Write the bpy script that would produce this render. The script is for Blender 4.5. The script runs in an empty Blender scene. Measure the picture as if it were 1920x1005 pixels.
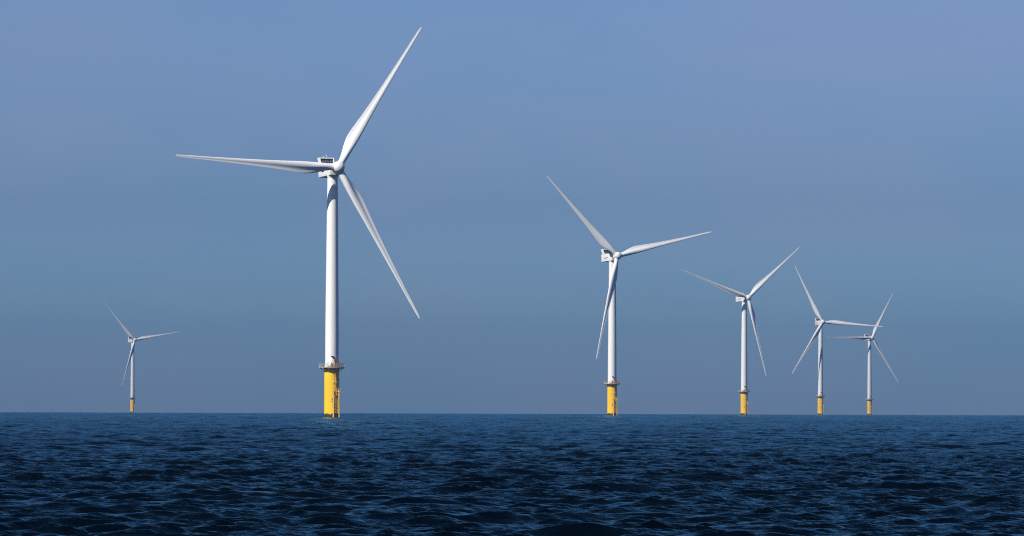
import bpy, bmesh, math, random
import numpy as np
from mathutils import Matrix, Vector

random.seed(7)
rng = np.random.default_rng(11)
S = bpy.context.scene
C = S.collection
EARTH = 6.371e6                      # the sea follows the earth's curve: far bases sit behind the horizon

# ------------------------------------------------------------------ camera
cam_d = bpy.data.cameras.new("camera")
cam = bpy.data.objects.new("camera", cam_d)
C.objects.link(cam)
cam_d.sensor_width = 36.0
cam_d.lens = 36.0 * 10000.0 / 1920.0
cam_d.clip_start = 0.5
cam_d.clip_end = 60000.0
PITCH = math.atan((766.3 - 502.5) / 10000.0)
cam.matrix_world = Matrix.Translation((0, 0, 3.0)) @ Matrix.Rotation(math.pi / 2 + PITCH, 4, 'X') @ Matrix.Rotation(0.0031, 4, 'Z')
S.camera = cam

# ------------------------------------------------------------------ light
SUN_EL = math.radians(40.0)
SUN_AZ = math.radians(227.0)         # clockwise from +Y: behind the camera, to its left
sun_dir = Vector((math.sin(SUN_AZ) * math.cos(SUN_EL), math.cos(SUN_AZ) * math.cos(SUN_EL), math.sin(SUN_EL)))
sd = bpy.data.lights.new("sun", 'SUN')
sd.energy = 5.0
sd.angle = math.radians(0.5)
sd.color = (1.0, 0.955, 0.87)
sun = bpy.data.objects.new("sun", sd)
C.objects.link(sun)
sun.rotation_euler = sun_dir.to_track_quat('Z', 'Y').to_euler()
sun.location = (-200, -200, 400)

world = bpy.data.worlds.new("World")
S.world = world
world.use_nodes = True
wn = world.node_tree
wn.nodes.clear()
def wnode(t, **k):
    n = wn.nodes.new(t)
    for a, b in k.items(): setattr(n, a, b)
    return n
w_out = wnode('ShaderNodeOutputWorld')
w_bg = wnode('ShaderNodeBackground')
w_bg.inputs['Strength'].default_value = 0.083
w_sky = wnode('ShaderNodeTexSky', sky_type='NISHITA', sun_disc=False, sun_elevation=SUN_EL, sun_rotation=SUN_AZ,
              air_density=1.0, dust_density=0.6, ozone_density=1.6)
w_tc = wnode('ShaderNodeTexCoord')
w_sep = wnode('ShaderNodeSeparateXYZ')
w_ramp = wnode('ShaderNodeValToRGB')
w_mul = wnode('ShaderNodeMixRGB', blend_type='MULTIPLY')
w_mul.inputs['Fac'].default_value = 1.0
SKY_STOPS = [(0.0, (0.58, 0.88, 1.60)), (0.0155, (0.51, 0.83, 1.50)), (0.0207, (0.445, 0.70, 1.27)), (0.0376, (0.335, 0.48, 0.91)), (0.0757, (0.355, 0.49, 0.83)), (0.35, (0.42, 0.50, 0.66)), (0.8, (0.5, 0.5, 0.58))]
w_ramp.color_ramp.elements[0].position = SKY_STOPS[0][0]
w_ramp.color_ramp.elements[0].color = (*SKY_STOPS[0][1], 1)
w_ramp.color_ramp.elements[1].position = SKY_STOPS[-1][0]
w_ramp.color_ramp.elements[1].color = (*SKY_STOPS[-1][1], 1)
for p_, c_ in SKY_STOPS[1:-1]:
    e_ = w_ramp.color_ramp.elements.new(p_)
    e_.color = (*c_, 1)
# faint veils of high cloud
w_map = wnode('ShaderNodeMapping')
w_map.inputs['Scale'].default_value = (9.0, 9.0, 22.0)
w_noise = wnode('ShaderNodeTexNoise')
w_noise.inputs['Scale'].default_value = 1.0
w_noise.inputs['Detail'].default_value = 5.0
w_noise.inputs['Roughness'].default_value = 0.55
w_nr = wnode('ShaderNodeValToRGB')
w_nr.color_ramp.elements[0].position = 0.36
w_nr.color_ramp.elements[0].color = (0.92, 0.985, 1.0, 1)
w_nr.color_ramp.elements[1].position = 0.68
w_nr.color_ramp.elements[1].color = (1.17, 1.02, 1.0, 1)
w_mul2 = wnode('ShaderNodeMixRGB', blend_type='MULTIPLY')
w_mul2.inputs['Fac'].default_value = 1.0
L = wn.links.new
L(w_tc.outputs['Generated'], w_sep.inputs[0])
L(w_sep.outputs['Z'], w_ramp.inputs['Fac'])
L(w_sky.outputs['Color'], w_mul.inputs['Color1'])
L(w_ramp.outputs['Color'], w_mul.inputs['Color2'])
L(w_tc.outputs['Generated'], w_map.inputs['Vector'])
L(w_map.outputs[0], w_noise.inputs['Vector'])
L(w_noise.outputs['Fac'], w_nr.inputs['Fac'])
L(w_mul.outputs[0], w_mul2.inputs['Color1'])
L(w_nr.outputs['Color'], w_mul2.inputs['Color2'])
L(w_mul2.outputs[0], w_bg.inputs['Color'])
L(w_bg.outputs[0], w_out.inputs['Surface'])

S.view_settings.view_transform = 'Standard'
S.view_settings.look = 'None'
S.view_settings.exposure = 0.47
S.view_settings.gamma = 1.0
S.render.engine = 'CYCLES'
S.cycles.use_denoising = False
S.cycles.denoising_prefilter = 'ACCURATE'
S.cycles.filter_width = 1.15
S.cycles.max_bounces = 6
S.cycles.volume_bounces = 0
S.cycles.sample_clamp_direct = 4.0
S.cycles.sample_clamp_indirect = 3.0
S.cycles.caustics_reflective = False
S.cycles.caustics_refractive = False

# ------------------------------------------------------------------ materials
def new_mat(name):
    m = bpy.data.materials.new(name)
    m.use_nodes = True
    nt = m.node_tree
    return m, nt, nt.nodes['Principled BSDF']

def N(nt, t, **k):
    n = nt.nodes.new(t)
    for a, b in k.items(): setattr(n, a, b)
    return n

def paint(name, col, rough=0.4, var=0.06, scale=(0.6, 0.6, 0.12), dirt=None, dirt_amt=0.25):
    """painted steel or gel coat: faint streaky variation and some grime"""
    m, nt, b = new_mat(name)
    tc = N(nt, 'ShaderNodeTexCoord')
    mp = N(nt, 'ShaderNodeMapping')
    mp.inputs['Scale'].default_value = scale
    nz = N(nt, 'ShaderNodeTexNoise')
    nz.inputs['Scale'].default_value = 1.0
    nz.inputs['Detail'].default_value = 6.0
    rp = N(nt, 'ShaderNodeValToRGB')
    d = dirt or tuple(c * (1 - dirt_amt) for c in col)
    rp.color_ramp.elements[0].position = 0.30
    rp.color_ramp.elements[0].color = (*d, 1)
    rp.color_ramp.elements[1].position = 0.30 + max(var, 0.01) * 4
    rp.color_ramp.elements[1].color = (*col, 1)
    nt.links.new(tc.outputs['Object'], mp.inputs[0])
    nt.links.new(mp.outputs[0], nz.inputs['Vector'])
    nt.links.new(nz.outputs['Fac'], rp.inputs['Fac'])
    nt.links.new(rp.outputs['Color'], b.inputs['Base Color'])
    b.inputs['Roughness'].default_value = rough
    return m

M_WHITE = paint('tower_white', (0.80, 0.80, 0.78), 0.42, 0.05, (0.5, 0.5, 0.08), dirt_amt=0.10)
M_BLADE = paint('blade_white', (0.80, 0.80, 0.80), 0.36, 0.05, (0.4, 0.4, 0.06), dirt_amt=0.08)
M_NAC = paint('nacelle_white', (0.78, 0.77, 0.74), 0.45, 0.06, (0.5, 0.5, 0.5), dirt_amt=0.12)
M_DARK = paint('dark_metal', (0.035, 0.04, 0.05), 0.5, 0.08, (2, 2, 2))
M_GREY = paint('galvanised_steel', (0.42, 0.42, 0.40), 0.5, 0.08, (2, 2, 2))
M_ORANGE = paint('orange_paint', (0.62, 0.22, 0.05), 0.5, 0.1, (1.5, 1.5, 1.5), dirt=(0.30, 0.12, 0.05))
M_DECK = paint('deck_paint', (0.60, 0.50, 0.22), 0.55, 0.1, (1.5, 1.5, 1.5))
M_DIV = paint('grille_metal', (0.20, 0.22, 0.26), 0.5, 0.08, (2, 2, 2))

def yellow_mat():
    m, nt, b = new_mat('pile_yellow')
    tc = N(nt, 'ShaderNodeTexCoord')
    mp = N(nt, 'ShaderNodeMapping'); mp.inputs['Scale'].default_value = (1.4, 1.4, 0.10)
    nz = N(nt, 'ShaderNodeTexNoise'); nz.inputs['Scale'].default_value = 1.0; nz.inputs['Detail'].default_value = 6.0
    rp = N(nt, 'ShaderNodeValToRGB')
    rp.color_ramp.elements[0].position = 0.34; rp.color_ramp.elements[0].color = (0.86, 0.50, 0.002, 1)
    rp.color_ramp.elements[1].position = 0.56; rp.color_ramp.elements[1].color = (0.93, 0.57, 0.0005, 1)
    nt.links.new(tc.outputs['Object'], mp.inputs[0]); nt.links.new(mp.outputs[0], nz.inputs['Vector'])
    nt.links.new(nz.outputs['Fac'], rp.inputs['Fac'])
    # weed and tide stain with a ragged upper edge round the waterline
    sp = N(nt, 'ShaderNodeSeparateXYZ'); nt.links.new(tc.outputs['Object'], sp.inputs[0])
    n2 = N(nt, 'ShaderNodeTexNoise'); n2.inputs['Scale'].default_value = 0.55; n2.inputs['Detail'].default_value = 5.0
    nt.links.new(tc.outputs['Object'], n2.inputs['Vector'])
    ma = N(nt, 'ShaderNodeMath', operation='MULTIPLY_ADD')
    ma.inputs[1].default_value = -2.6; 
    nt.links.new(n2.outputs['Fac'], ma.inputs[0]); nt.links.new(sp.outputs['Z'], ma.inputs[2])
    mr = N(nt, 'ShaderNodeMapRange')
    mr.inputs['From Min'].default_value = -0.05; mr.inputs['From Max'].default_value = 0.15
    nt.links.new(ma.outputs[0], mr.inputs['Value'])
    mx = N(nt, 'ShaderNodeMixRGB')
    mx.inputs['Color1'].default_value = (0.035, 0.028, 0.015, 1)
    nt.links.new(mr.outputs[0], mx.inputs['Fac']); nt.links.new(rp.outputs['Color'], mx.inputs['Color2'])
    # painted height marks: a bar every metre, a short one between
    def M(op, a, bv):
        q = N(nt, 'ShaderNodeMath', operation=op)
        if isinstance(a, float): q.inputs[0].default_value = a
        else: nt.links.new(a, q.inputs[0])
        if isinstance(bv, float): q.inputs[1].default_value = bv
        else: nt.links.new(bv, q.inputs[1])
        return q.outputs[0]
    X, Y, Z = sp.outputs['X'], sp.outputs['Y'], sp.outputs['Z']
    zone = M('MULTIPLY', M('MULTIPLY', M('GREATER_THAN', X, -1.78), M('LESS_THAN', Y, 0.0)), M('MULTIPLY', M('GREATER_THAN', Z, 1.6), M('LESS_THAN', Z, 13.2)))
    long_ = M('MULTIPLY', M('LESS_THAN', M('FRACT', Z, 0.0), 0.15), M('LESS_THAN', X, -0.95))
    short = M('MULTIPLY', M('LESS_THAN', M('FRACT', M('ADD', Z, 0.5), 0.0), 0.12), M('LESS_THAN', X, -1.4))
    mark = M('MULTIPLY', zone, M('MULTIPLY', M('MAXIMUM', long_, short), 0.4))
    mk = N(nt, 'ShaderNodeMixRGB'); mk.inputs['Color2'].default_value = (0.10, 0.06, 0.01, 1)
    nt.links.new(mark, mk.inputs['Fac']); nt.links.new(mx.outputs[0], mk.inputs['Color1'])
    nt.links.new(mk.outputs[0], b.inputs['Base Color'])
    b.inputs['Roughness'].default_value = 0.45
    return m
M_YEL = yellow_mat()
M_YEL2 = paint('yellow_steel', (0.85, 0.60, 0.16), 0.5, 0.1, (1.5, 1.5, 0.3), dirt=(0.5, 0.3, 0.06))

def sea_mat():
    m, nt, b = new_mat('sea_water')
    tc = N(nt, 'ShaderNodeTexCoord')
    def ripple(scale, dist, rot, sx, sy, prev=None):
        mp = N(nt, 'ShaderNodeMapping'); mp.inputs['Scale'].default_value = (sx, sy, 1.0)
        mp.inputs['Rotation'].default_value = (0, 0, math.radians(rot))
        n1 = N(nt, 'ShaderNodeTexNoise'); n1.inputs['Scale'].default_value = scale; n1.inputs['Detail'].default_value = 3.0
        n1.inputs['Roughness'].default_value = 0.6
        nt.links.new(tc.outputs['Object'], mp.inputs[0]); nt.links.new(mp.outputs[0], n1.inputs['Vector'])
        bp = N(nt, 'ShaderNodeBump'); bp.inputs['Distance'].default_value = dist
        nt.links.new(n1.outputs['Fac'], bp.inputs['Height'])
        nt.links.new(gr.outputs[0], bp.inputs['Strength'])
        if prev is not None: nt.links.new(prev, bp.inputs['Normal'])
        return bp.outputs[0]
    # gusts: patches where the wind ruffles the water more
    gm = N(nt, 'ShaderNodeMapping'); gm.inputs['Scale'].default_value = (0.022, 0.05, 1.0)
    gn = N(nt, 'ShaderNodeTexNoise'); gn.inputs['Scale'].default_value = 1.0; gn.inputs['Detail'].default_value = 4.0
    gr = N(nt, 'ShaderNodeMapRange')
    gr.inputs['From Min'].default_value = 0.35; gr.inputs['From Max'].default_value = 0.65
    gr.inputs['To Min'].default_value = 0.3; gr.inputs['To Max'].default_value = 1.0
    nt.links.new(tc.outputs['Object'], gm.inputs[0]); nt.links.new(gm.outputs[0], gn.inputs['Vector']); nt.links.new(gn.outputs['Fac'], gr.inputs['Value'])
    r1 = ripple(1.5, 0.19, 18, 0.6, 1.6)
    r2 = ripple(4.2, 0.05, -20, 0.6, 1.5, r1)
    # deep water body under a reflecting skin; glare cut as through a polarising filter
    nt.nodes.remove(b)
    body = N(nt, 'ShaderNodeBsdfDiffuse'); body.inputs['Color'].default_value = (0.0003, 0.0016, 0.0040, 1)
    skin = N(nt, 'ShaderNodeBsdfGlossy'); skin.inputs['Color'].default_value = (0.42, 0.73, 0.79, 1)
    skin.inputs['Roughness'].default_value = 0.06
    fr = N(nt, 'ShaderNodeFresnel'); fr.inputs['IOR'].default_value = 1.333
    pw = N(nt, 'ShaderNodeMath', operation='POWER'); pw.inputs[1].default_value = 1.18
    mxs = N(nt, 'ShaderNodeMixShader')
    nt.links.new(r2, skin.inputs['Normal']); nt.links.new(r2, fr.inputs['Normal'])
    nt.links.new(fr.outputs[0], pw.inputs[0]); nt.links.new(pw.outputs[0], mxs.inputs[0])
    nt.links.new(body.outputs[0], mxs.inputs[1]); nt.links.new(skin.outputs[0], mxs.inputs[2])
    nt.links.new(mxs.outputs[0], nt.nodes['Material Output'].inputs['Surface'])
    return m
M_SEA = sea_mat()

# ------------------------------------------------------------------ mesh helpers
def link(name, bm, mat, parent=None, smooth=35.0):
    bmesh.ops.recalc_face_normals(bm, faces=bm.faces[:])
    me = bpy.data.meshes.new(name)
    bm.to_mesh(me); bm.free()
    me.materials.append(mat)
    if smooth is not None:
        me.polygons.foreach_set('use_smooth', [True] * len(me.polygons))
        me.set_sharp_from_angle(angle=math.radians(smooth))
    o = bpy.data.objects.new(name, me)
    C.objects.link(o)
    if parent is not None: o.parent = parent
    return o

def box(bm, lo, hi, mtx=None, bevel=0.0):
    r = bmesh.ops.create_cube(bm, size=1.0)
    vs = r['verts']
    lo, hi = Vector(lo), Vector(hi)
    for v in vs:
        v.co = Vector(((lo[i] + hi[i]) / 2 + v.co[i] * (hi[i] - lo[i]) for i in range(3)))
    if bevel:
        es = list({e for v in vs for e in v.link_edges})
        rb = bmesh.ops.bevel(bm, geom=es, offset=bevel, segments=3, affect='EDGES', profile=0.5)
        vs = list({v for f in rb['faces'] for v in f.verts} | {v for v in vs if v.is_valid})
    if mtx is not None:
        for v in vs: v.co = mtx @ v.co

def hexa(bm, pts):
    """eight corners: four of one end, four of the other"""
    v = [bm.verts.new(p) for p in pts]
    for f in ((0, 1, 2, 3), (7, 6, 5, 4), (0, 4, 5, 1), (1, 5, 6, 2), (2, 6, 7, 3), (3, 7, 4, 0)):
        bm.faces.new([v[i] for i in f])

def tube(bm, a, b, r, seg=8, r2=None):
    a, b = Vector(a), Vector(b)
    d = b - a
    q = d.to_track_quat('Z', 'Y').to_matrix().to_4x4()
    bmesh.ops.create_cone(bm, cap_ends=True, segments=seg, radius1=r, radius2=r if r2 is None else r2, depth=d.length,
                          matrix=Matrix.Translation((a + b) / 2) @ q)

def lathe(bm, prof, seg=48, mtx=None, close=True):
    """profile of (radius, z) turned about Z"""
    rings = []
    for r, z in prof:
        if r < 1e-6:
            rings.append([bm.verts.new((0, 0, z))])
        else:
            rings.append([bm.verts.new((r * math.cos(2 * math.pi * k / seg), r * math.sin(2 * math.pi * k / seg), z)) for k in range(seg)])
    for A, B in zip(rings, rings[1:]):
        for k in range(seg):
            j = (k + 1) % seg
            if len(A) == 1 and len(B) == 1: continue
            if len(A) == 1: bm.faces.new((A[0], B[k], B[j]))
            elif len(B) == 1: bm.faces.new((A[k], A[j], B[0]))
            else: bm.faces.new((A[k], A[j], B[j], B[k]))
    if close:
        for R in (rings[0], rings[-1]):
            if len(R) > 2: bm.faces.new(R)
    if mtx is not None:
        for R in rings:
            for v in R: v.co = mtx @ v.co

def ring(bm, R, z, r, seg=40, a0=0.0, a1=2 * math.pi):
    n = max(3, int(seg * (a1 - a0) / (2 * math.pi)))
    for k in range(n):
        p = a0 + (a1 - a0) * k / n; q = a0 + (a1 - a0) * (k + 1) / n
        tube(bm, (R * math.cos(p), R * math.sin(p), z), (R * math.cos(q), R * math.sin(q), z), r, 6)

def polar(deg, r, z):
    """deg = bearing from the side that faces the camera (-Y), to the right (+X)"""
    a = math.radians(deg)
    return Vector((r * math.sin(a), -r * math.cos(a), z))

# ------------------------------------------------------------------ turbine
HUB_Z = 84.0
PLAT_Z = 17.1
PILE_R = 2.52
OVER = 5.8                           # hub centre ahead of the tower axis
TILT = math.radians(7.0)
BLADE_R = 57.6

def blade_bm():
    bm = bmesh.new()
    #        r     chord  thick/chord  roundness  twist  axis
    st = [(1.45, 2.20, 1.00, 1.0, 13.0),
          (3.0, 2.22, 1.00, 1.0, 13.0),
          (5.0, 2.70, 0.78, 0.62, 13.0),
          (7.5, 3.42, 0.56, 0.25, 12.0),
          (10.0, 3.92, 0.44, 0.05, 10.5),
          (12.5, 4.02, 0.38, 0.0, 9.0),
          (15.5, 3.70, 0.34, 0.0, 7.5),
          (20.0, 3.08, 0.31, 0.0, 5.5),
          (26.0, 2.45, 0.28, 0.0, 3.5),
          (33.0, 1.92, 0.26, 0.0, 2.0),
          (40.0, 1.48, 0.24, 0.0, 1.0),
          (47.0, 1.10, 0.22, 0.0, 0.3),
          (52.5, 0.92, 0.20, 0.0, -0.3),
          (55.8, 0.72, 0.20, 0.0, -0.6),
          (57.2, 0.46, 0.20, 0.0, -0.8),
          (57.6, 0.10, 0.20, 0.0, -0.8)]
    # smooth the stations
    rs = np.array([s[0] for s in st])
    fine = np.unique(np.concatenate([np.linspace(1.45, 20, 28), np.linspace(20, 55, 30), rs[-4:]]))
    cols = [np.interp(fine, rs, [s[i] for s in st]) for i in range(1, 5)]
    for i in range(4):
        c = cols[i].copy()
        for _ in range(3):
            c[1:-5] = (c[:-6] + 2 * c[1:-5] + c[2:-4]) / 4
        cols[i] = c
    n = 40
    rings = []
    for r, ch, tc, rd, tw in zip(fine, *cols):
        R = []
        pre = 1.5 * (max(0.0, r - 8) / (BLADE_R - 8)) ** 2
        tw = math.radians(tw + 1.0)
        for k in range(n):
            th = 2 * math.pi * k / n
            # circle
            cx, cy = 0.5 * math.cos(th), 0.5 * math.sin(th)
            # airfoil, leading edge at +x; chord from +0.30 to -0.70
            xx = 0.5 * (1 - math.cos(th))
            yt = 5 * (0.2969 * math.sqrt(xx) - 0.1260 * xx - 0.3516 * xx ** 2 + 0.2843 * xx ** 3 - 0.1036 * xx ** 4)
            ax = 0.30 - xx
            ay = yt * tc * (1.15 if th < math.pi else -0.90)
            if xx > 0.38:             # hollow towards the trailing edge on the windward face
                ay += 0.17 * tc * math.sin(math.pi * (xx - 0.38) / 0.62) ** 1.5 * (0.30 if th < math.pi else 1.0)
            x = (rd * cx + (1 - rd) * ax) * ch
            y = (rd * cy * (ch and 1) + (1 - rd) * ay) * ch if rd < 1 else cy * ch
            # suction side faces downwind (+Y); the nose is pitched upwind
            X = x * math.cos(tw) + y * math.sin(tw)
            Y = -x * math.sin(tw) + y * math.cos(tw)
            R.append(bm.verts.new((X, Y - pre, r)))
        rings.append(R)
    for A, B in zip(rings, rings[1:]):
        for k in range(n):
            j = (k + 1) % n
            bm.faces.new((A[k], A[j], B[j], B[k]))
    bm.faces.new(rings[0]); bm.faces.new(rings[-1])
    return bm

def tag(o, label=None, cat=None, group=None, kind=None):
    if label: o['label'] = label
    if cat: o['category'] = cat
    if group: o['group'] = group
    if kind: o['kind'] = kind

def build_turbine():
    root = bpy.data.objects.new('wind_turbine', None)
    C.objects.link(root)
    # --- monopile
    bm = bmesh.new()
    lathe(bm, [(PILE_R, -8.0), (PILE_R, 12.0), (PILE_R + 0.05, 12.02), (PILE_R + 0.05, 12.25), (PILE_R, 12.27), (PILE_R, PLAT_Z - 0.4)], 64)
    pile = link('monopile', bm, M_YEL, root)
    # --- boat landing on the right
    bm = bmesh.new()
    LA = 27.0
    c = polar(LA, 3.75, 0); t = Vector((math.cos(math.radians(LA)), math.sin(math.radians(LA)), 0))
    inw = polar(LA, 1.0, 0) * -1
    Z = Vector((0, 0, 1))
    for z in (1.6, 4.6, 7.8):
        for s in (-1, 1):
            tube(bm, c + t * (s * 1.0) + Z * z, c + t * (s * 0.8) + inw * 1.5 + Z * z, 0.10)
        tube(bm, c + t * -1.0 + inw * 0.45 + Z * z, c + t * 1.0 + inw * 0.45 + Z * z, 0.07)
    for s in (-1, 1): tube(bm, c + t * (s * 0.86) + inw * 1.1 + Z * 1.5, c + t * (s * 0.86) + inw * 1.1 + Z * 7.9, 0.07)
    landing = link('boat_landing', bm, M_YEL2, root)
    for s, top in ((-1, 8.6), (1, 9.0)):
        bm = bmesh.new()
        a = c + t * (s * 1.02)
        tube(bm, a + Z * -3.0, a + Z * (top - 0.5), 0.25, 14)
        tube(bm, a + Z * (top - 0.5), a + inw * 0.55 + Z * top, 0.24, 14)
        link('fender', bm, M_YEL2, landing)
    bm = bmesh.new()
    for s in (-1, 1):
        tube(bm, c + t * (s * 0.30) + inw * 0.45 + Z * -2.0, c + t * (s * 0.30) + inw * 0.45 + Z * 10.0, 0.06)
    for k in range(36):
        z = -1.0 + k * 0.3
        tube(bm, c + t * -0.30 + inw * 0.45 + Z * z, c + t * 0.30 + inw * 0.45 + Z * z, 0.03, 6)
    link('ladder', bm, M_YEL2, landing)
    bm = bmesh.new()                  # rest landing with its handrail
    u = t; 
    def P(a, b, z): return c + t * a + inw * b + Z * z
    hexa(bm, [P(-1.2, 0.5, 8.75), P(1.35, 0.5, 8.75), P(1.35, 1.6, 8.75), P(-1.2, 1.6, 8.75),
              P(-1.2, 0.5, 8.87), P(1.35, 0.5, 8.87), P(1.35, 1.6, 8.87), P(-1.2, 1.6, 8.87)])
    for a in (-1.2, 1.0, 1.9):
        tube(bm, P(a, 0.55, 8.8), P(a, 0.55, 10.0), 0.05, 6)
    for z in (9.4, 10.0):
        tube(bm, P(1.0, 0.55, z), P(1.9, 0.55, z), 0.045, 6)
        tube(bm, P(-1.2, 0.55, z), P(-0.6, 0.55, z), 0.045, 6)
    hexa(bm, [P(1.35, 0.5, 8.75), P(1.95, 0.5, 8.75), P(1.95, 1.4, 8.75), P(1.35, 1.4, 8.75),
              P(1.35, 0.5, 8.87), P(1.95, 0.5, 8.87), P(1.95, 1.4, 8.87), P(1.35, 1.4, 8.87)])
    link('rest_platform', bm, M_YEL2, landing)
    bm = bmesh.new()                  # upper ladder and cable tube to the main platform
    for s in (-1, 1):
        tube(bm, polar(22 + s * 5, PILE_R + 0.45, 8.9), polar(22 + s * 5, PILE_R + 0.45, PLAT_Z - 0.2), 0.06)
    for k in range(26):
        z = 9.1 + k * 0.3
        tube(bm, polar(17, PILE_R + 0.45, z), polar(27, PILE_R + 0.45, z), 0.03, 6)
    for z in (10.4, 12.2, 14.4):
        for s in (-1, 1):
            tube(bm, polar(22 + s * 5, PILE_R - 0.05, z), polar(22 + s * 5, PILE_R + 0.45, z), 0.06)
    for a, r in ((14, 0.16), (36, 0.16)):
        p = polar(a, PILE_R + 0.25, 0)
        box(bm, (p.x - r, p.y - r, 11.7), (p.x + r, p.y + r, 12.2))
    link('access_ladder', bm, M_YEL2, root)
    bm = bmesh.new()
    tube(bm, polar(12, PILE_R + 0.16, -3), polar(12, PILE_R + 0.16, 7.2), 0.13, 10)
    for z in (6.1, 6.9): tube(bm, polar(12, PILE_R - 0.05, z), polar(12, PILE_R + 0.16, z), 0.2, 8)
    link('cable_tube', bm, M_YEL2, root)
    for z in (5.55, 6.35):            # pipe brackets, dark against the yellow
        bm = bmesh.new()
        p = polar(5, PILE_R + 0.10, z)
        box(bm, (p.x - 0.16, p.y - 0.12, z - 0.2), (p.x + 0.16, p.y + 0.2, z + 0.2), bevel=0.04)
        link('pipe_bracket', bm, M_DARK, root)
    # --- platform
    bm = bmesh.new()
    PR = 4.4
    lathe(bm, [(PILE_R - 0.1, PLAT_Z - 0.22), (PR, PLAT_Z - 0.22), (PR, PLAT_Z), (2.0, PLAT_Z)], 32)
    for k in range(12):
        a = math.radians(15 + 30 * k)
        d = Vector((math.cos(a), math.sin(a), 0))
        tube(bm, d * (PILE_R - 0.02) + Z * (PLAT_Z - 1.5), d * (PR - 0.4) + Z * (PLAT_Z - 0.35), 0.09)
        tube(bm, d * (PILE_R - 0.02) + Z * (PLAT_Z - 0.42), d * (PR - 0.05) + Z * (PLAT_Z - 0.42), 0.10)
    plat = link('platform', bm, M_DECK, root)
    bm = bmesh.new()
    for k in range(32):
        a = 2 * math.pi * k / 32
        tube(bm, (PR * 0.985 * math.cos(a), PR * 0.985 * math.sin(a), PLAT_Z), (PR * 0.985 * math.cos(a), PR * 0.985 * math.sin(a), PLAT_Z + 1.15), 0.035, 6)
    for z in (0.45, 0.8, 1.15): ring(bm, PR * 0.985, PLAT_Z + z, 0.03, 32)
    link('railing', bm, M_GREY, plat)
    bm = bmesh.new()                  # orange equipment cage
    p = polar(28, 3.45, PLAT_Z)
    R = Matrix.Translation(p) @ Matrix.Rotation(math.radians(28), 4, 'Z')
    box(bm, (-0.7, -0.5, 0.02), (0.7, 0.5, 1.75), R, 0.03)
    for x in (-0.73, -0.25, 0.25, 0.73):
        box(bm, (x - 0.05, -0.56, 0.02), (x + 0.05, 0.56, 1.8), R)
    for z in (0.1, 0.95, 1.78):
        box(bm, (-0.8, -0.58, z - 0.05), (0.8, 0.58, z + 0.05), R)
    link('equipment_cage', bm, M_ORANGE, plat)
    bm = bmesh.new()                  # davit crane
    p = polar(-24, 3.4, PLAT_Z)
    tube(bm, p, p + Vector((0, 0, 1.5)), 0.20, 12)
    tube(bm, p + Vector((0, 0, 1.5)), p + Vector((0.9, -0.5, 1.75)), 0.13, 10)
    tube(bm, p + Vector((0, 0, 1.0)), p + Vector((0.55, -0.3, 1.62)), 0.08, 8)
    box(bm, (p.x - 0.42, p.y - 0.3, PLAT_Z + 0.01), (p.x + 0.5, p.y + 0.4, PLAT_Z + 0.75), bevel=0.04)
    link('davit_crane', bm, M_NAC, plat)
    # --- tower
    bm = bmesh.new()
    TT = HUB_Z - 2.55
    prof = [(2.26, PLAT_Z + 0.0), (2.36, PLAT_Z + 0.008), (2.36, PLAT_Z + 0.28), (2.26, PLAT_Z + 0.30)]
    H = TT - PLAT_Z
    for k in range(1, 33):
        f = k / 32
        r = 2.26 - 0.52 * max(0.0, (f - 0.15) / 0.85) ** 1.15
        prof.append((r, PLAT_Z + 0.3 + (H - 0.3) * f))
    lathe(bm, prof, 72)
    tower = link('tower', bm, M_WHITE, root)
    for f in (0.33, 0.67):            # section flanges: fine welded rings
        bm = bmesh.new()
        r = 2.26 - 0.52 * max(0.0, (f - 0.15) / 0.85) ** 1.15
        z = PLAT_Z + H * f
        lathe(bm, [(r - 0.05, z - 0.06), (r + 0.018, z - 0.06), (r + 0.018, z + 0.06), (r - 0.05, z + 0.06)], 72)
        link('flange', bm, M_WHITE, tower)
    bm = bmesh.new()
    DA = 9.0
    R = Matrix.Translation(polar(DA, 2.22, PLAT_Z)) @ Matrix.Rotation(math.radians(DA), 4, 'Z')
    box(bm, (-0.55, -0.14, 0.75), (0.55, 0.2, 3.0), R, 0.05)
    door = link('door', bm, M_NAC, tower)
    bm = bmesh.new()                  # hood over the door
    n = 10
    for k in range(n):
        a, b = math.pi * k / n * 0.62 + 0.1, math.pi * (k + 1) / n * 0.62 + 0.1
        def q(an, r, y): return R @ Vector((-0.05 - r * math.cos(an) * -1 * 1.0 - 0.15, y, 2.75 + r * 0.95 * math.sin(an)))
        hexa(bm, [q(a, 0.80, -0.75), q(b, 0.80, -0.75), q(b, 0.80, 0.25), q(a, 0.80, 0.25),
                  q(a, 0.98, -0.75), q(b, 0.98, -0.75), q(b, 0.98, 0.25), q(a, 0.98, 0.25)])
    box(bm, (0.58, -0.7, 1.2), (0.74, 0.25, 2.9), R)
    link('hood', bm, M_DARK, door, None)
    bm = bmesh.new()                  # stair and landing at the door
    for k in range(4):
        box(bm, (-0.6, -0.35 - 0.22 * (3 - k), 0.14 + 0.17 * k), (0.6, -0.15 - 0.22 * (3 - k), 0.19 + 0.17 * k), R)
    box(bm, (-0.66, -1.0, 0.02), (-0.60, -0.15, 1.6), R)
    link('door_steps', bm, M_GREY, tower, None)
    # --- nacelle (turned into the wind with the rotor)
    bm = bmesh.new()
    box(bm, (-1.95, -2.9, -2.55), (1.95, 9.5, 1.35), bevel=0.16)
    for v in bm.verts:                # the tail narrows a little
        f = max(0.0, (v.co.y - 3.0) / 5.3)
        v.co.x *= 1 - 0.04 * f
    lathe(bm, [(1.95, -0.45), (1.95, 0.3)], 48, Matrix.Translation((0, 0, -2.55)))
    nac = link('nacelle', bm, M_NAC, root, 30)
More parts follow.
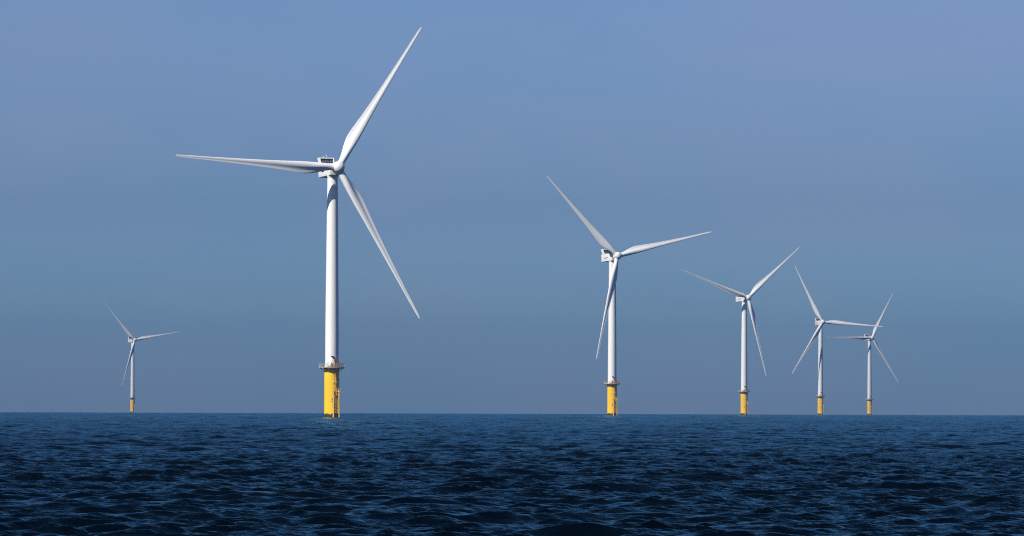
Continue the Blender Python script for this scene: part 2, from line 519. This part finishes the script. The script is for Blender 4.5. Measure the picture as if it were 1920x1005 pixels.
    for s in (-1, 1):
        bm = bmesh.new()
        box(bm, (s * 1.90 - 0.12, 1.2, -0.62), (s * 1.90 + 0.12, 5.6, -0.44))
        link('side_vent', bm, M_DARK, nac, None)
    bm = bmesh.new()
    lathe(bm, [(1.62, 0.0), (1.62, 1.7)], 40, Matrix.Translation((0, -2.85, -0.2)) @ Matrix.Rotation(math.pi / 2 - TILT, 4, 'X'))
    link('rotor_bearing', bm, M_NAC, nac)
    # --- cooler frame on the roof
    bm = bmesh.new()
    LO, HI = -0.75, 4.0
    def yz(z, y): return y + 2.7 * (z - LO) / (HI - LO)          # the frame leans back
    def xz(z): return 2.02 + 0.34 * (z - LO) / (HI - LO)         # and widens upward
    for s in (-1, 1):
        a = [Vector((s * xz(z), yz(z, y), z)) for z, y in ((LO, 3.4), (LO, 5.7), (HI, 5.7), (HI, 3.4))]
        b = [Vector((s * (abs(v.x) + 0.22), v.y, v.z)) for v in a]
        hexa(bm, a + b)
    def slab(z0, z1, y0, y1):
        q = []
        for z in (z0, z1):
            x = xz(z) + 0.008
            q += [(-x, yz(z, y0), z), (x, yz(z, y0), z), (x, yz(z, y1), z), (-x, yz(z, y1), z)]
        hexa(bm, q)
    slab(HI - 0.26, HI + 0.005, 3.42, 5.68)
    slab(1.37, 1.6, 3.5, 5.6)
    cooler = link('cooler', bm, M_NAC, root, None)
    bm = bmesh.new()
    slab(1.6, HI - 0.26, 4.1, 4.5)
    link('radiator', bm, M_DARK, cooler, None)
    bm = bmesh.new()
    for k in range(1, 5):
        q = []
        for z in (1.6, HI - 0.26):
            x = -xz(z) + 2 * xz(z) * k / 5
            q += [(x - 0.06, yz(z, 3.98), z), (x + 0.06, yz(z, 3.98), z), (x + 0.06, yz(z, 4.09), z), (x - 0.06, yz(z, 4.09), z)]
        hexa(bm, q)
    z = 2.6; x = xz(z)
    hexa(bm, [(-x, yz(z, 3.97), z), (x, yz(z, 3.97), z), (x, yz(z, 4.09), z), (-x, yz(z, 4.09), z),
              (-x, yz(z, 3.99), z + 0.07), (x, yz(z, 3.99), z + 0.07), (x, yz(z, 4.09), z + 0.07), (-x, yz(z, 4.09), z + 0.07)])
    link('grille_bars', bm, M_DIV, cooler, None)
    bm = bmesh.new()
    tube(bm, (0.1, 6.6, HI - 0.1), (0.1, 6.6, HI + 0.65), 0.05)
    tube(bm, (0.1, 6.6, HI + 0.6), (0.1, 6.6, HI + 0.9), 0.2, 12)
    link('aviation_light', bm, M_NAC, cooler)
    bm = bmesh.new()
    tube(bm, (-1.0, 6.6, HI - 0.1), (-1.0, 6.6, HI + 0.5), 0.04)
    tube(bm, (-1.2, 6.6, HI + 0.5), (-0.8, 6.6, HI + 0.5), 0.05)
    link('wind_vane', bm, M_NAC, cooler)
    # --- hub: rounded spinner, turned about -Y
    bm = bmesh.new()
    prof = [(1.70, -1.55), (1.90, -1.45), (2.02, -0.9), (2.06, 0.0), (2.00, 0.6)]
    for k in range(1, 11):
        a = k / 10 * math.pi / 2
        prof.append((2.00 * math.cos(a) if k < 10 else 0.0, 0.6 + 1.75 * math.sin(a)))
    lathe(bm, prof, 48, Matrix.Rotation(math.pi / 2, 4, 'X'))
    for k in range(3):                # blade root collars
        m = Matrix.Rotation(math.radians(120 * k), 4, 'Y')
        lathe(bm, [(1.22, 1.0), (1.22, 2.15), (1.12, 2.25)], 32, m)
    hub = link('hub', bm, M_NAC, root)
    proto = blade_bm()
    b0 = link('blade', proto, M_BLADE, root, 50)
    blades = [b0]
    for _ in range(2):
        b = b0.copy(); C.objects.link(b); b.parent = root; blades.append(b)
    return root

def pose(root, yaw_deg, phase_deg):
    """turn nacelle, cooler and rotor into the wind"""
    yaw = Matrix.Translation((0, 0, HUB_Z)) @ Matrix.Rotation(math.radians(yaw_deg), 4, 'Z')
    rot = yaw @ Matrix.Translation((0, -OVER, 0)) @ Matrix.Rotation(-TILT, 4, 'X')
    k = 0
    for ch in root.children:
        kind = ch.name.split('.')[0]
        if kind in ('nacelle', 'cooler'):
            ch.matrix_local = yaw @ Matrix.Rotation(math.radians(-2.2), 4, 'X')
        elif kind == 'hub':
            ch.matrix_local = rot @ Matrix.Rotation(math.radians(90 - phase_deg), 4, 'Y')
        elif kind == 'blade':
            ch.matrix_local = rot @ Matrix.Rotation(math.radians(90 - phase_deg + 120 * k), 4, 'Y')
            k += 1

def copy_tree(o, parent=None):
    c = o.copy()
    C.objects.link(c)
    if parent is not None:
        c.parent = parent
        c.matrix_parent_inverse = o.matrix_parent_inverse.copy()
    for ch in list(o.children): copy_tree(ch, c)
    return c

turbine = build_turbine()
GROUP = 'wind turbines standing in the sea'
#        pile px, distance, yaw, phase, label
PLACES = [
    (622.0, 1793, 21.0, 57.2, 'largest and nearest white wind turbine on a bright yellow pile'),
    (1147.5, 2804, 25.6, 13.5, 'second largest turbine, its lowest blade crossing in front of its own tower'),
    (1395.0, 3815, 26.6, 40.0, 'mid-sized turbine standing between the second largest one and the close pair'),
    (1538.0, 4828, 16.2, 116.0, 'turbine whose right-hand blade reaches across the rotor of its smaller neighbour'),
    (1630.0, 5807, 24.5, 60.0, 'small hazy turbine at far right, overlapped by the blade of its neighbour'),
    (248.5, 6173, 27.8, 10.0, 'faintest and smallest turbine, alone in the haze left of the largest one'),
]
for i, (px, d, yaw, ph, lab) in enumerate(PLACES):
    t = turbine if i == 0 else copy_tree(turbine)
    t.location = ((px - 960 + 0.86) / 10000.0 * d, d, -d * d / 2 / EARTH)
    pose(t, yaw, ph)
    tag(t, lab, 'wind turbine', GROUP)

# ------------------------------------------------------------------ sea
def make_sea():
    A = np.radians(np.concatenate([np.arange(-180, -8.5, 2.0), np.linspace(-7.0, 7.0, 1241), np.arange(8.0, 180, 2.0)]))
    r1 = np.concatenate([np.linspace(0.6, 40, 24), np.exp(np.arange(math.log(41), math.log(88), 0.012))])
    r2 = np.exp(np.arange(math.log(88), math.log(800), 0.0009))
    r3 = [800.6]                                     # spacing grows slowly so that far waves still stand up
    while r3[-1] < 7600: r3.append(r3[-1] + 0.72 + 0.00042 * (r3[-1] - 800))
    r3 = np.concatenate([np.array(r3), np.linspace(7620, 9200, 60)])
    Rr = np.concatenate([r1, r2, r3])
    na, nr = len(A), len(Rr)
    a2, rr = np.meshgrid(A, Rr)
    X = (rr * np.sin(a2)).astype(np.float32); Y = (rr * np.cos(a2)).astype(np.float32)
    dR = np.gradient(Rr); dA = np.gradient(A)
    spacing = np.maximum(dR[:, None], rr * dA[None, :]).astype(np.float32)
    # directional wave spectrum, waves running away from the camera and a little to the left
    HS, LP, WDIR = 0.50, 11.0, math.radians(108)
    kp = 2 * math.pi / LP
    kk = np.exp(np.linspace(math.log(0.02), math.log(60), 4000))
    spec = lambda k: k ** -3.9 * np.exp(-1.25 * (kp / k) ** 2)
    tot = np.trapezoid(spec(kk) * kk, kk) if hasattr(np, 'trapezoid') else np.trapz(spec(kk) * kk, kk)
    AMP = (HS / 4) ** 2 / tot
    DX = np.zeros_like(X); DY = np.zeros_like(X); DZ = np.zeros_like(X)
    bands = [(20, 70, 0.4), (8, 20, 0.7), (3.2, 8, 0.8), (1.3, 3.2, 1.0), (0.5, 1.3, 1.0)]
    n = 512
    for bi, (l0, l1, chop) in enumerate(bands):
        Lt = 23.0 * l1
        kx = 2 * np.pi * np.fft.fftfreq(n, Lt / n)
        KX, KY = np.meshgrid(kx, kx, indexing='ij')
        K = np.hypot(KX, KY); K[0, 0] = 1e-9
        th = np.arctan2(KY, KX)
        rot = 0.37 * bi                              # each band has its own tile orientation
        dirn = np.cos(th + rot - WDIR)
        spread = 4.5 if l0 > 3 else 2.8
        D = np.abs(dirn) ** (2 * spread) * (dirn > 0) + 0.008
        th_s = np.linspace(-np.pi, np.pi, 721)
        nrm = np.mean(np.abs(np.cos(th_s)) ** (2 * spread) * (np.cos(th_s) > 0) + 0.008) * 2 * np.pi
        P = AMP * spec(K) * D / nrm * (2 * np.pi / Lt) ** 2
        P *= (0.8, 0.5, 0.6, 1.9, 4.5)[bi]
        P[(K < 2 * np.pi / l1) | (K > 2 * np.pi / l0)] = 0
        h = np.sqrt(P) * (rng.normal(size=K.shape) + 1j * rng.normal(size=K.shape))
        H = np.real(np.fft.ifft2(h)) * n * n
        HX = np.real(np.fft.ifft2(1j * KX / K * h)) * n * n * chop
        HY = np.real(np.fft.ifft2(1j * KY / K * h)) * n * n * chop
        cr, sr = math.cos(rot), math.sin(rot)
        U = (cr * X + sr * Y) / Lt * n + 17.3 * bi; V = (-sr * X + cr * Y) / Lt * n + 91.7 * bi
        i0 = np.floor(U).astype(np.int64); j0 = np.floor(V).astype(np.int64)
        fu = (U - i0).astype(np.float32); fv = (V - j0).astype(np.float32)
        fu = fu * fu * (3 - 2 * fu) if False else fu
        i0 %= n; j0 %= n; i1 = (i0 + 1) % n; j1 = (j0 + 1) % n
        def smp(F):
            F = F.astype(np.float32)
            return (F[i0, j0] * (1 - fu) + F[i1, j0] * fu) * (1 - fv) + (F[i0, j1] * (1 - fu) + F[i1, j1] * fu) * fv
        w = np.clip((l1 * 0.75 / np.maximum(spacing, 1e-6) - 1.6) / 2.0, 0, 1).astype(np.float32)
        DZ += w * smp(H)
        a, b = smp(HX), smp(HY)
        DX += w * (cr * a - sr * b); DY += w * (sr * a + cr * b)
    Z = DZ - (rr ** 2 / 2 / EARTH).astype(np.float32)
    co = np.stack([X + DX, Y + DY, Z], -1).reshape(-1, 3).astype(np.float32)
    co = np.concatenate([co, np.array([[0, 0, 0]], np.float32)])
    I = np.arange(nr - 1)[:, None] * na; J = np.arange(na)[None, :]; J1 = (J + 1) % na
    quads = np.stack([I + J, I + J1, I + na + J1, I + na + J], -1).reshape(-1, 4)
    tris = np.stack([np.full(na, nr * na), (np.arange(na) + 1) % na, np.arange(na)], -1)
    loops = np.concatenate([quads.ravel(), tris.ravel()]).astype(np.int32)
    starts = np.concatenate([np.arange(len(quads)) * 4, len(quads) * 4 + np.arange(na) * 3]).astype(np.int32)
    me = bpy.data.meshes.new('sea')
    me.vertices.add(len(co)); me.vertices.foreach_set('co', co.ravel())
    me.loops.add(len(loops)); me.loops.foreach_set('vertex_index', loops)
    me.polygons.add(len(starts)); me.polygons.foreach_set('loop_start', starts)
    me.polygons.foreach_set('use_smooth', np.ones(len(starts), bool))
    me.update(calc_edges=True)
    me.materials.append(M_SEA)
    o = bpy.data.objects.new('sea', me)
    C.objects.link(o)
    tag(o, kind='structure')
make_sea()

# ------------------------------------------------------------------ sea air
bm = bmesh.new()
box(bm, (-9500, -9500, -9.5), (9500, 9500, 152))
hz_m = bpy.data.materials.new('sea_haze')
hz_m.use_nodes = True
hn = hz_m.node_tree
hn.nodes.clear()
ho = hn.nodes.new('ShaderNodeOutputMaterial')
hv = hn.nodes.new('ShaderNodeVolumePrincipled')
hv.inputs['Color'].default_value = (0.055, 0.135, 0.30, 1)
hv.inputs['Density'].default_value = 1.3e-4
hv.inputs['Anisotropy'].default_value = 0.0
hn.links.new(hv.outputs[0], ho.inputs['Volume'])
hz = link('haze', bm, hz_m, None, None)
tag(hz, kind='stuff')
